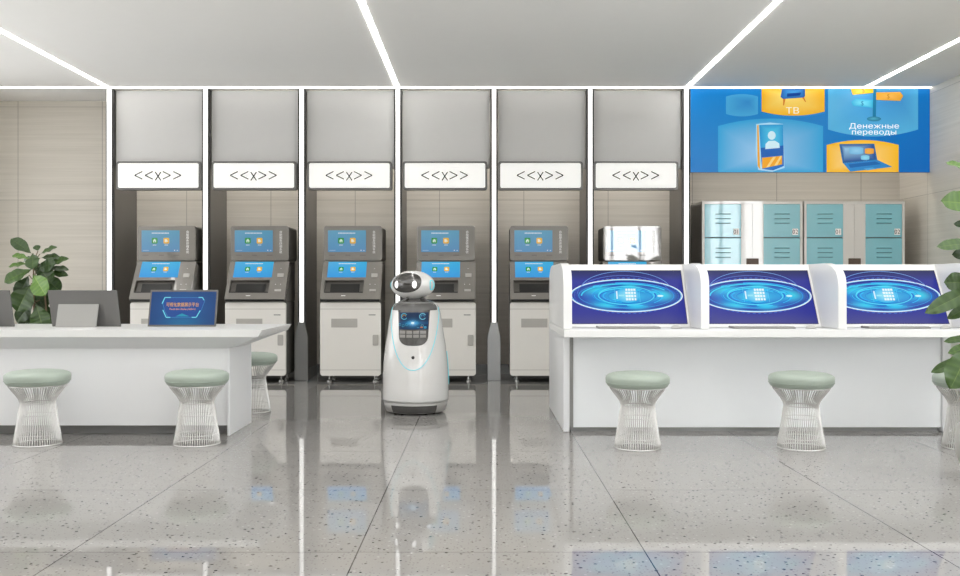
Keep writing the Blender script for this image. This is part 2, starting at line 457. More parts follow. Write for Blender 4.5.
BORD = ['first booth from the left', 'second booth from the left', 'third booth from the left',
        'booth behind the robot', 'booth right of the robot', 'sixth booth, nearest the blue poster']
SX = [(116.1 + 95.3 * k + 42 - 480) / 1 for k in range(6)]
for k in range(6):
    xa, xb = CX[k] + .047, CX[k + 1] - .047
    o = MB().box(xa + .004, xb - .004, YF + .085, YF + .125, 2.56, ZC - .012).build('header_panel', 'header', None, bevel=.006, org=((xa + xb) / 2, YF + .1, 2.56))
    tag(o, 'light grey upper panel above the sign of the ' + BORD[k], 'panel', 'grey upper panels of the booths')
    xc = (158.3 + 95.55 * k - 480) * 11.40 / F
    t = thing('booth_sign', 'white sign with arrow brackets and an x above the ' + BORD[k], 'sign', (xc, 11.40, 2.30), 'white signs above the booths')
    z0, z1 = 1.15 + (285 - 189.8) * 11.4 / F, 1.15 + (285 - 161.2) * 11.4 / F
    hw = 42.4 * 11.4 / F
    MB().prism_y(rrect(xc - hw, z0, xc + hw, z1, .03), 11.405, YF + .084).build('frame', 'sign_frame', t, bevel=.004)
    MB().prism_y(rrect(xc - hw + .026, z0 + .024, xc + hw - .026, z1 - .024, .02), 11.397, 11.4049).build('face', 'sign_white', t)
    vs, fs = text_mesh('<<x>>', .215, 'CENTER', .92)
    ux = [v[0] for v in vs]; mid = (min(ux) + max(ux)) / 2; wd = max(ux) - min(ux)
    # thin drawn strokes, as on the sign: chevrons and a letter x
    L = MB(); zc = (z0 + z1) / 2 + .002
    def st(p, q, w=.0125):
        d = Vector((q[0] - p[0], 0, q[1] - p[1])).normalized(); n = Vector((-d.z, 0, d.x)) * w / 2
        P = Vector((p[0], 0, p[1])); Q = Vector((q[0], 0, q[1]))
        pts = [P + n, P - n, Q - n, Q + n]
        L.prism_y([(a.x, a.z) for a in pts], 11.3955, 11.3969)
    for cx, sg in ((-.235, -1), (-.11, -1), (.10, 1), (.225, 1)):
        tip = (xc + cx + sg * .048, zc); L_ = xc + cx - sg * .045
        st(tip, (L_, zc + .046)); st(tip, (L_, zc - .046))
    st((xc - .036, zc + .040), (xc + .032, zc - .062)); st((xc + .032, zc + .040), (xc - .036, zc - .062))
    L.build('lettering', 'ink', t)

# ------------------------------------------------------------------ blue poster
PY = YF - .02
px0, px1 = (690.5 - 480) * PY / F, XR - .004
pz1, pz0 = ZC - .012, 1.15 + (285 - 172.3) * PY / F
t = thing('wall_poster', 'big blue advertising panel with yellow and pale blue tiles above the lockers', 'poster', ((px0 + px1) / 2, PY, pz0))
MB().box(px0, px1, PY + .001, PY + .06, pz0, pz1).build('panel', 'sign_frame', t)
def P(x, y): return ((x - 480) * PY / F, 1.15 + (285 - y) * PY / F)
A = Art(lambda u, v, h: (u, PY - h * .5, v))
def bgc(a, b):
    f = max(0, 1 - ((a - .25) ** 2 * 3 + (b - .2) ** 2 * 1.2)); k = max(0, (a - .75) * 2)
    return (10 + 18 * f * (1 - k), 108 + 14 * f - 6 * k + 16 * b, 188 + 6 * f + 12 * b)
A.grad(px0, pz0, px1, pz1, bgc, 12, 6)
def cushion(x0, y0, x1, y1, bow, col, cc, cen, top=True, bot=True):
    pts = []
    n = 10
    for i in range(n + 1):
        a = i / n; pts.append((x0 + (x1 - x0) * a, (y1 + (bow * (1 - (2 * a - 1) ** 2) if bot else 0))))
    for i in range(n + 1):
        a = 1 - i / n; pts.append((x0 + (x1 - x0) * a, (y0 - (bow * (1 - (2 * a - 1) ** 2) if top else 0))))
    A.poly([P(*p) for p in pts], col, center=(cc, P(*cen)))
def pl(pts, col, cc=None, cen=None): A.poly([P(*p) for p in pts], col, center=(cc, P(*cen)) if cc else None)
cushion(726, 96.5, 758, 114, 2.4, (70, 166, 214), (48, 136, 200), (748, 102))
cushion(761.6, 88.7, 824.6, 111.5, 4.2, (243, 180, 24), (255, 226, 120), (786, 96), top=False)
cushion(718, 126, 823, 172.2, 7.5, (46, 160, 214), (150, 196, 232), (760, 155), bot=False)
cushion(828, 88.7, 918, 129.5, 7, (86, 178, 222), (60, 140, 205), (895, 92), top=False)
cushion(826.6, 145, 898.6, 172.2, 5, (246, 186, 30), (255, 214, 140), (850, 160), bot=False)
# armchair and TV caption
pl([(782, 88.8), (805, 88.8), (805, 96), (804, 97.5), (783, 99), (780.5, 97)], (28, 96, 178), (70, 160, 224), (793, 92))
pl([(787, 93.5), (801, 92.5), (800, 95.5), (787, 96.8)], (20, 70, 150))
pl([(783, 99), (785.5, 98.8), (784, 105.5), (783, 105.5)], (214, 128, 40)); pl([(802, 97.5), (804, 97.3), (806, 102), (805.2, 102)], (214, 128, 40))
A.text('ТВ', *P(792.5, 113.6), .105, (255, 250, 235), sx=1.25, offset=.0015)
# kiosk with the user silhouette
pl([(756, 124), (770, 122.6), (783, 124), (784.5, 168), (772, 171.8), (758, 170), (755.5, 150)], (168, 216, 240))
pl([(757, 125.5), (758.5, 124.6), (760, 169.5), (757.5, 166)], (236, 170, 50)); pl([(759, 125), (783, 124.4), (783.6, 154), (761, 157)], (34, 150, 212), (80, 200, 232), (772, 132))
pl([(760.5, 148), (783.4, 145.5), (783.6, 155), (761, 158)], (22, 96, 182)); pl([(761, 157.5), (783.6, 155), (783.8, 166), (773, 170.4), (762, 169)], (30, 110, 196))
A.ell(*P(771.6, 135.5), .047, .052, (208, 236, 246)); pl([(765.2, 149.2), (765.4, 144), (768.5, 141), (775, 140.8), (779, 143.4), (779.6, 148)], (208, 236, 246))
pl([(762, 157.8), (782, 155.8), (782, 164.4), (762, 168.6)], (240, 166, 34)); pl([(766, 167.6), (773, 156.8), (776, 156.5), (769, 167)], (252, 212, 130))
pl([(774, 165.9), (780, 156), (782, 156), (777, 165.4)], (252, 212, 130))
# signpost
pl([(850.5, 88.8), (873, 88.8), (873, 93), (852.5, 95)], (247, 190, 26), (255, 214, 70), (862, 90)); pl([(876, 92.5), (900, 92), (903, 96), (900, 101), (876, 100)], (240, 168, 50), (250, 190, 90), (888, 96))
pl([(855, 98.7), (873, 100), (873, 108), (853, 106), (851, 102)], (52, 176, 216), (120, 215, 235), (862, 103)); pl([(873, 88.8), (876, 88.8), (875.6, 119.5), (872.4, 119.5)], (30, 120, 160))
A.ell(*P(873.7, 119), .085, .028, (40, 116, 150), center=((80, 170, 196), P(873, 118.5)))
for sx_, sy_ in ((863, 92.6), (888, 98.5), (862, 105.5)): A.text('$', *P(sx_, sy_), .075, (214, 140, 40) if sy_ < 101 else (40, 130, 180))
A.text('Денежные', *P(873.8, 128.6), .088, (255, 255, 255), sx=1.32, offset=.0012); A.text('переводы', *P(873.8, 134.6), .086, (255, 255, 255), sx=1.32, offset=.0012)
# laptop
pl([(839, 144.2), (874, 143.8), (877, 160), (842.5, 163.5)], (40, 110, 170)); pl([(840.5, 145), (873, 144.8), (875.4, 159.3), (843.5, 162.3)], (40, 80, 150), (150, 196, 226), (845, 149))
pl([(843, 163.5), (877, 160), (892, 167), (850, 171.8)], (48, 136, 204)); pl([(848, 164.5), (875, 161.6), (881, 164.2), (850, 168)], (34, 104, 176))
pl([(863, 168.8), (872, 167.6), (876, 169), (867, 170.4)], (80, 166, 222))
cushion(849, 148, 863, 153.5, 1, (116, 184, 222), (150, 205, 235), (856, 151)); cushion(864.5, 149, 873.5, 153.5, .7, (240, 160, 50), (245, 180, 80), (868, 151)); cushion(860.5, 156, 869, 159.5, .7, (120, 196, 226), (150, 215, 235), (865, 158))
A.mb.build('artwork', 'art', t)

# ------------------------------------------------------------------ lockers
def locker(x0, lb, gap):
    y0, y1, zt, w = 11.6, 12.2, 2.175, 1.228
    t = thing('locker_cabinet', lb, 'locker', (x0 + w / 2, (y0 + y1) / 2, 0), 'teal storage lockers')
    X1 = x0 + w
    mb = MB(); mb.box(x0, X1, y0 + .03, y1, .0, zt - .03); mb.build('carcass', 'locker_side', t)
    fr = MB(); fr.box(x0, x0 + .03, y0, y0 + .0295, 0, zt); fr.box(X1 - .03, X1, y0, y0 + .0295, 0, zt); fr.box(x0 + .03, X1 - .03, y0, y0 + .0295, zt - .035, zt)
    fr.box(x0, X1, y0 + .03, y1, zt - .0295, zt); fr.box(x0 + .03, X1 - .03, y0, y0 + .0295, 0, .06); fr.build('frame', 'locker_frame', t)
    cx0, cx1 = x0 + .478, x0 + .75
    cp = MB(); cp.box(cx0, (cx0 + cx1) / 2 - .0015, y0 + .004, y0 + .0295, .0605, zt - .0355); cp.box((cx0 + cx1) / 2 + .0015, cx1, y0 + .004, y0 + .0295, .0605, zt - .0355); cp.build('centre_panel', 'locker_frame', t)
    rd = MB().box((cx0 + cx1) / 2 - .075, (cx0 + cx1) / 2 + .075, y0 - .015, y0 + .0035, 1.22, 1.475).build('control_box', 'brown', t, bevel=.006)
    rows = 5; hh = (zt - .035 - .06) / rows
    for ci, (a, b) in enumerate(((x0 + .031, cx0 - .001), (cx1 + .001, X1 - .031))):
        for r in range(rows):
            z1 = zt - .035 - r * hh - .003; z0 = z1 - hh + .012
            d = MB().box(a, b, y0 + .002, y0 + .0292, z0, z1).build('door', 'teal', t, bevel=.003)
            lv = MB()
            for q in range(3):
                zz = z1 - .135 + .02 - q * .056; lv.prism_x([(y0 + .0016, zz), (y0 - .006, zz - .009), (y0 + .0016, zz - .012)], (a + b) / 2 - .09, (a + b) / 2 + .095)
            lv.build('louvre', 'louvre', d)
            if r == 0:
                n_ = MB(); n_.box(b - .095, b - .025, y0 - .0005, y0 + .0018, z0 + .03, z0 + .105); n_.cur = 1
                vs, fs = text_mesh('0%d' % (ci + 1), .075, 'CENTER', .95, .0015); n_.add([(b - .06 + u, y0 - .0012, z0 + .042 + v) for u, v in vs], fs)
                n_.build('number_plate', ['white_ink', 'ink'], d)
    for a, b in ((x0 + .031, cx0 - .001), (cx1 + .001, X1 - .031)):
        for r in range(1, rows): MB().box(a, b, y0 + .012, y0 + .0294, zt - .035 - r * hh + .0002 - .005, zt - .035 - r * hh + .004).build('shadow_gap', 'teal_dark', t)
    return t
locker(2.712, 'left teal locker cabinet with numbered doors, nearer the booths', 0)
locker(3.958, 'right teal locker cabinet with numbered doors, nearer the beige side wall', 0)

# ------------------------------------------------------------------ self-service machines
def make_atm():
    """local frame: x centre, y=0 is the plane of the cabinet door, floor at z=0"""
    t = thing('self_service_machine', 'x', 'self-service machine', (0, 0, 0), 'self-service banking machines in the booths')
    MB().box(-.352, .352, .045, .56, .085, .955).build('cabinet_body', 'atm_side', t, bevel=.02)
    fr = MB().prism_y(rrect(-.357, .084, .357, .95, .035), 0, .045); door = fr.build('cabinet_door', 'atm_white', t, bevel=.004)
    for z in (.150, .865): MB().box(-.355, .355, -.0012, .001, z, z + .006).build('seam', 'atm_plate', door)
    MB().prism_y(rrect(-.225, .652, .082, .755, .004), -.004, .0005).build('label_plate', 'atm_plate', door)
    MB().box(.215, .295, -.002, .002, .795, .803).build('slot', 'atm_dark', door)
    lk = MB(); lk.prism_y(rrect(.262, .44, .328, .566, .012), -.014, -.001); lk.build('lock_handle', 'atm_plate', door, bevel=.003)
    for x in (-.27, .27):
        for y in (.16, .48):
            c = MB(); c.lathe([(.010, .03), (.010, .084)], (x, y), 10); c.lathe([(.028, .0), (.028, .012), (.014, .026), (.010, .030)], (x, y), 14)
            c.build('levelling_foot', 'chrome', t, smooth=False)
    # slanted console with an open recess
    s0 = Vector((0, -.05, .985)); s1 = Vector((0, .23, 1.437)); L = (s1 - s0).length; d = (s1 - s0) / L; nrm = Vector((0, d.z, -d.y))  # into the machine
    def Q(u, v, h): p = s0 + d * v - nrm * h * -1; return (u, p.y, p.z)
    def plate(mb, u0, u1, v0, v1, h0, h1):
        vs = [Q(u0, v0, h0), Q(u1, v0, h0), Q(u1, v1, h0), Q(u0, v1, h0), Q(u0, v0, h1), Q(u1, v0, h1), Q(u1, v1, h1), Q(u0, v1, h1)]
        mb.add(vs, [(0, 1, 2, 3), (7, 6, 5, 4), (4, 5, 1, 0), (5, 6, 2, 1), (6, 7, 3, 2), (7, 4, 0, 3)])
    W_ = .352
    fa = MB(); T = .09
    r0, r1, q0, q1 = -.315, .150, .085, .262
    plate(fa, -W_, W_, 0, q0, 0, T); plate(fa, -W_, W_, q1, L - .005, 0, T); plate(fa, -W_, r0, q0, q1, 0, T); plate(fa, r1, W_, q0, q1, 0, T)
    con = fa.build('console_fascia', 'atm_grey', t)
    bd = MB(); k0 = s0 + nrm * T; k1 = s0 + d * (L - .005) + nrm * T
    bd.prism_x([(k0.y, k0.z), (k1.y, k1.z), (.56, 1.43), (.56, .956), (-.03, .956)], -W_, W_); bd.build('console_body', 'atm_side', t)
    lip = MB(); lip.prism_x([(-.05, .984), (-.045, .956), (.045, .956), (.03, .99)], -W_ + .008, W_ - .008); lip.build('console_lip', 'atm_trim', t, bevel=.006)
    rc = MB(); plate(rc, r0, r1, q0, q1, .045, .0495); plate(rc, r0, r0 + .004, q0, q1, .002, .045); plate(rc, r1 - .004, r1, q0, q1, .002, .045); plate(rc, r0, r1, q0, q0 + .004, .002, .045); plate(rc, r0, r1, q1 - .004, q1, .002, .045)
    rc.build('dispenser_recess', 'atm_side', con)
    sl = MB(); plate(sl, r0 + .07, r1 - .05, q0 + .03, q1 - .035, .030, .0445); sl.build('cash_slot', 'atm_dark', con)
    tr = MB(); plate(tr, r0 + .005, r1 - .005, q0 + .005, q0 + .022, .01, .044); tr.build('tray', 'atm_trim', con)
    def ui(A, u0, v0, u1, v1, dull):
        w, h_ = u1 - u0, v1 - v0
        if dull: f = lambda a, b: (84 + 14 * (1 - a) * b, 146 + 16 * b + 6 * (1 - a), 202 - 6 * a)
        else: f = lambda a, b: (62 + 26 * b * (1 - a), 158 + 22 * b, 228 - 2 * a)
        A.grad(u0, v0, u1, v1, f, 6, 4)
        for i in range(12): A.rect(u0 + w * (.27 + .038 * i), v0 + h_ * .845, u0 + w * (.27 + .038 * i + .030), v0 + h_ * .895, (226, 240, 250), up=(i == 11))
        for cx, ca, cb in ((.345, (38, 176, 74), (26, 150, 62)), (.655, (255, 205, 50), (246, 184, 36))):
            U = u0 + w * cx; V = v0 + h_ * .52; r = h_ * .135
            A.poly([(a, b) for a, b in rrect(U - r, V - r, U + r, V + r, r * .4)], cb, center=(ca, (U, V + r * .5)))
            if cx < .5:
                A.poly([(U - r * .5, V - r * .55), (U + r * .5, V - r * .55), (U + r * .5, V + r * .15), (U, V + r * .65), (U - r * .5, V + r * .15)], (232, 248, 236))
                A.rect(U - r * .12, V - r * .55, U + r * .16, V - r * .1, (38, 176, 74))
            else:
                A.rect(U - r * .55, V - r * .5, U + r * .15, V + r * .55, (253, 246, 226)); A.poly([(U + r * .2, V - r * .5), (U + r * .65, V - r * .2), (U + r * .1, V + r * .35)], (253, 246, 226))
            for i in range(3): A.rect(U + (-.6 + i * .42) * r, V - r * 1.62, U + (-.6 + i * .42 + .34) * r, V - r * 1.34, (225, 238, 248), up=(i == 2))
        if dull:
            A.rect(u0 + w * .04, v0 + h_ * .06, u0 + w * .20, v0 + h_ * .085, (170, 200, 232)); A.rect(u0 + w * .86, v0 + h_ * .05, u0 + w * .885, v0 + h_ * .10, (240, 246, 252)); A.rect(u0 + w * .93, v0 + h_ * .05, u0 + w * .965, v0 + h_ * .09, (200, 220, 240))
    a = Art(lambda u, v, h: Q(u, v, -h - .0003)); ui(a, -.292, .300, .168, .522, False); a.mb.build('touch_screen', 'screen', con)
    cr = MB(); plate(cr, .232, .305, .300, .352, -.008, -.0003); 
    cq = MB(); plate(cq, .222, .297, .105, .133, -.006, -.0003); cq.build('receipt_slot', 'atm_plate', con)
    cr.build('card_reader', 'atm_plate', con)
    for q_ in ((-.105, -.055, .043, .050), (.22, .228, .20, .208), (.28, .288, .20, .208), (.26, .268, .42, .428)):
        lg = MB(); plate(lg, *q_, -.001, -.0003); lg.build('printed_mark', 'white_ink', con)
    # upper display head
    hd = MB().prism_y(rrect(-.346, 1.441, .346, 1.857, .028), .215, .27); hp = hd.build('display_head', 'atm_glass', t, bevel=.004)
    MB().prism_y(rrect(-.346, 1.4405, .344, 1.852, .03), .2705, .74).build('head_housing', 'atm_side', t, bevel=.01)
    a = Art(lambda u, v, h: (u, .2146 - h, v)); ui(a, -.298, 1.545, .157, 1.804, True); a.mb.build('information_screen', 'screen_glass', hp)
    m2 = MB()
    txt = '自助服务终端系统'
    for i, ch in enumerate(txt):
        vs, fs = text_mesh(ch, .034); m2.add([(.253 + u, .2141, 1.772 - i * .0345 + v) for u, v in vs], fs)
    m2.build('vertical_lettering', 'white_ink', hp)
    for x0, x1 in ((-.285, -.215), (-.09, -.03), (.085, .155)): MB().box(x0, x1, .2135, .2148, 1.50, 1.512).build('speaker_slot', 'atm_side', hp)
    return t
ATML = ['grey and white self-service machine in the first booth from the left, behind the lit tablet',
        'grey and white self-service machine in the second booth, behind the end of the reception desk',
        'grey and white self-service machine standing clear in the third booth, left of the robot',
        'grey and white self-service machine partly hidden by the white robot',
        'grey and white self-service machine right of the robot, partly behind the console row',
        'self-service machine mostly hidden behind the first console, only its head showing']
atm = make_atm()
for i, lb in enumerate(ATML):
    o = atm if i == 0 else copy_tree(atm)
    o.location = (-1.521 + 1.115 * (i - 2), 11.15, 0); o['label'] = lb
    o['group'] = 'self-service banking machines in the booths'

# ------------------------------------------------------------------ left reception desk
def rectring(x0, x1, y0, y1, z): return [(x0, y0, z), (x1, y0, z), (x1, y1, z), (x0, y1, z)]
dx0, dx1 = -5.3, -1.63
t = thing('reception_desk', 'long white reception desk with a thick overhanging top holding the tablets', 'desk', (-3.4, 7.5, 0))
top = MB().loft([[(dx0, 7.118, .760), (dx1 - .035, 7.118, .760), (dx1 - .035, 8.215, .760), (dx0, 8.215, .760)], rectring(dx0, dx1, 7.11, 8.22, .8135)])
top.build('desktop', 'white', t)
MB().loft([rectring(dx0 + .3, -1.909, 7.25, 7.93, .665), [(dx0, 7.125, .7595), (dx1 - .042, 7.125, .7595), (dx1 - .042, 8.20, .7595), (dx0, 8.20, .7595)]]).build('underside', 'white_matt', t)
MB().box(dx0 + .3, -1.925, 7.255, 7.92, .078, .6645).build('body', 'white_matt', t)
MB().box(-1.9245, -1.907, 7.235, 7.93, .002, .6645).build('side_panel', 'white_matt', t, bevel=.002)
MB().box(dx0 + .35, -1.93, 7.36, 7.85, 0, .0775).build('kick_plate', 'kick', t)

# tablets on the desk
def tablet_back(xl, xr, lb):
    t = thing('tablet', lb, 'tablet', ((xl + xr) / 2, 7.62, .821), 'grey tablets seen from behind on the reception desk')
    MB().prism_x([(7.652, .822), (7.664, .822), (7.582, 1.116), (7.570, 1.114)], xl, xr).build('case', 'tablet', t, bevel=.002)
    xa, xb = xl + .075, xr - .155
    MB().prism_x([(7.540, .8215), (7.552, .8215), (7.606, 1.002), (7.596, 1.004)], xa, xb).build('easel_stand', 'tablet_light', t, bevel=.001)
    MB().prism_x([(7.6655, .83), (7.6665, .83), (7.592, 1.105), (7.591, 1.105)], xl + .012, xr - .012).build('display', 'atm_dark', t)
tablet_back(-3.447, -2.893, 'grey tablet seen from behind, beside the lit tablet and before the leafy plant')
tablet_back(-4.305, -3.753, 'grey tablet seen from behind, farthest left on the reception desk')
xl, xr = -2.677, -2.126
t = thing('tablet', 'lit tablet with dark blue screen and orange title facing the stools', 'tablet', ((xl + xr) / 2, 7.69, .821))
MB().prism_x([(7.650, .822), (7.662, .822), (7.738, 1.116), (7.726, 1.118)], xl, xr).build('case', 'tablet', t, bevel=.002)
MB().prism_x([(7.80, .8215), (7.79, .8215), (7.705, .99), (7.712, 1.0)], xl + .155, xr - .155).build('easel_stand', 'tablet_light', t)
ts0 = Vector((0, 7.650, .822)); ts1 = Vector((0, 7.726, 1.118)); td = (ts1 - ts0).normalized(); tn = Vector((0, -td.z, td.y))
def TQ(u, v, h): p = ts0 + td * v + tn * (h + .0004); return (u, p.y, p.z)
A = Art(TQ); L = (ts1 - ts0).length
A.rect(xl + .006, .006, xr - .006, L - .006, (112, 108, 102))
ux0, ux1, uv0, uv1 = xl + .013, xr - .013, .014, L - .016
def tb(a, b):
    f = math.exp(-((a - .5) ** 2 * 5 + (b - .5) ** 2 * 3)); e = math.exp(-((a - .5) ** 2 * 9 + (b - .02) ** 2 * 30))
    return (14 + 14 * f, 58 + 34 * f + 30 * e, 116 + 38 * f + 16 * e)
A.grad(ux0, uv0, ux1, uv1, tb, 16, 8)
def T_(x, y):  # picture position on the tablet face, measured inside its own frame
    return (xl + (x - 147.5 - (327 - y) * .075) / 68.3 * (xr - xl), (326.3 - y) / 37 * L)
c1, c2 = (120, 226, 240), (70, 150, 210)
oc = [(165.5, 297.3), (202.5, 297.3), (205.2, 300.5), (201.5, 310), (196.5, 317.2), (168.5, 317.2), (165, 311), (163, 303.5)]
A.poly([T_(*p) for p in oc], (30, 76, 150))
for i in range(8): A.line(T_(*oc[i]), T_(*oc[(i + 1) % 8]), .003, c2)
for a, b in (((162.3, 303.5), (165, 297.3)), ((165, 297.3), (171, 297.3)), ((199, 297.3), (203, 297.3)), ((203, 297.3), (204.5, 300)), ((163.2, 310), (166.6, 317.4)), ((166.6, 317.4), (170.8, 317.4)), ((192.2, 317.4), (196.8, 317.4)), ((196.8, 317.4), (200.8, 310.5))):
    A.line(T_(*a), T_(*b), .007, c1)
A.poly([T_(*p) for p in ((176, 316.5), (180, 314.5), (182.5, 313.5), (185, 314.5), (190, 316.5))], (30, 150, 180))
for d_ in (0.0,): A.text('可视化数据展示平台', *T_(183, 306.3), *[.037], (255, 186, 60), sx=.80, offset=d_)
A.text('Visual data display platform', *T_(183, 309.9), .0205, (250, 176, 120), sx=.95)
A.mb.build('display', 'screen', t)

for o_ in [o for o in bpy.data.objects if o.get('category') == 'tablet']: o_.location += Vector((-.008, .02, -.0073))

# ------------------------------------------------------------------ stools
def make_stool():
    t = thing('wire_stool', 'x', 'stool', (0, 0, 0), 'round wire stools with sage green cushions')
    prof = [(.162, .006), (.158, .035), (.149, .09), (.139, .145), (.131, .20), (.125, .25), (.119, .285), (.118, .305), (.126, .33), (.143, .357), (.165, .385), (.190, .418), (.195, .428)]
    w = MB(); N = 60
    for k in range(N):
        a = 2 * math.pi * k / N
        w.tube([(r * math.cos(a), r * math.sin(a), z) for r, z in prof], .0034, 5)
    w.build('wire_cage', 'chrome', t, smooth=True)
    for nm, z, R_, r_ in (('base_ring', .006, .162, .005), ('waist_ring', .300, .113, .004), ('seat_ring', .428, .195, .004), ('inner_hoop', .075, .144, .003), ('inner_hoop', .215, .122, .003)):
        MB().ring(0, 0, z, R_, r_, 48).build(nm, 'chrome', t, smooth=True)
    st = MB(); st.lathe([(.12, .430), (.196, .431), (.208, .437), (.216, .449), (.222, .463), (.224, .478), (.2245, .492), (.222, .506), (.208, .518), (.18, .528), (.13, .535), (.07, .539), (.02, .540)], (0, 0), 56)
    cu = st.build('seat_cushion', 'seat', t, smooth=True)
    MB().ring(0, 0, .463, .2215, .0032, 56).build('piping', 'piping', cu, smooth=True)
    return t
ST = [(-3.212, 6.90, 'wire stool with sage cushion, leftmost one in front of the reception desk'),
      (-2.055, 6.90, 'wire stool with sage cushion under the lit tablet, in front of the reception desk'),
      (-2.075, 8.66, 'wire stool with sage cushion half hidden behind the end of the reception desk'),
      (1.118, 6.74, 'wire stool with sage cushion before the first console, nearest the robot'),
      (2.279, 6.74, 'wire stool with sage cushion before the middle console'),
      (3.455, 6.74, 'wire stool with sage cushion beside the right-hand foliage, partly out of view')]
stool = make_stool()
for i, (x, y, lb) in enumerate(ST):
    o = stool if i == 0 else copy_tree(stool)
    o.location = (x * (y - .03) / y, y - .03, 0); o['label'] = lb; o.rotation_euler.z = .3 * i

# ------------------------------------------------------------------ console row on the right
C0, PITCH = .652, 1.075
t = thing('console_desk', 'long white counter on a grey kick carrying the row of blue screens', 'desk', (2.3, 7.9, 0))
MB().box(.624, 4.98, 7.05, 8.6, .760, .8195).build('worktop', 'white', t, bevel=.004)
MB().box(C0, C0 + .048, 7.42, 8.94, .004, .7595).build('side_panel', 'white_matt', t, bevel=.002)
MB().box(3.615, 3.68, 7.42, 8.94, .004, .7595).build('side_panel', 'white_matt', t, bevel=.002)
MB().box(C0 + .0485, 3.6145, 7.45, 8.90, .034, .7595).build('front_panel', 'white_cool', t)
MB().box(C0 + .0485, C0 + .078, 7.44, 7.4495, .034, .7595).build('edge_strip', 'tablet_light', t)
MB().box(C0 + .06, 3.60, 7.47, 8.85, 0, .0335).build('kick_plate', 'kick', t)

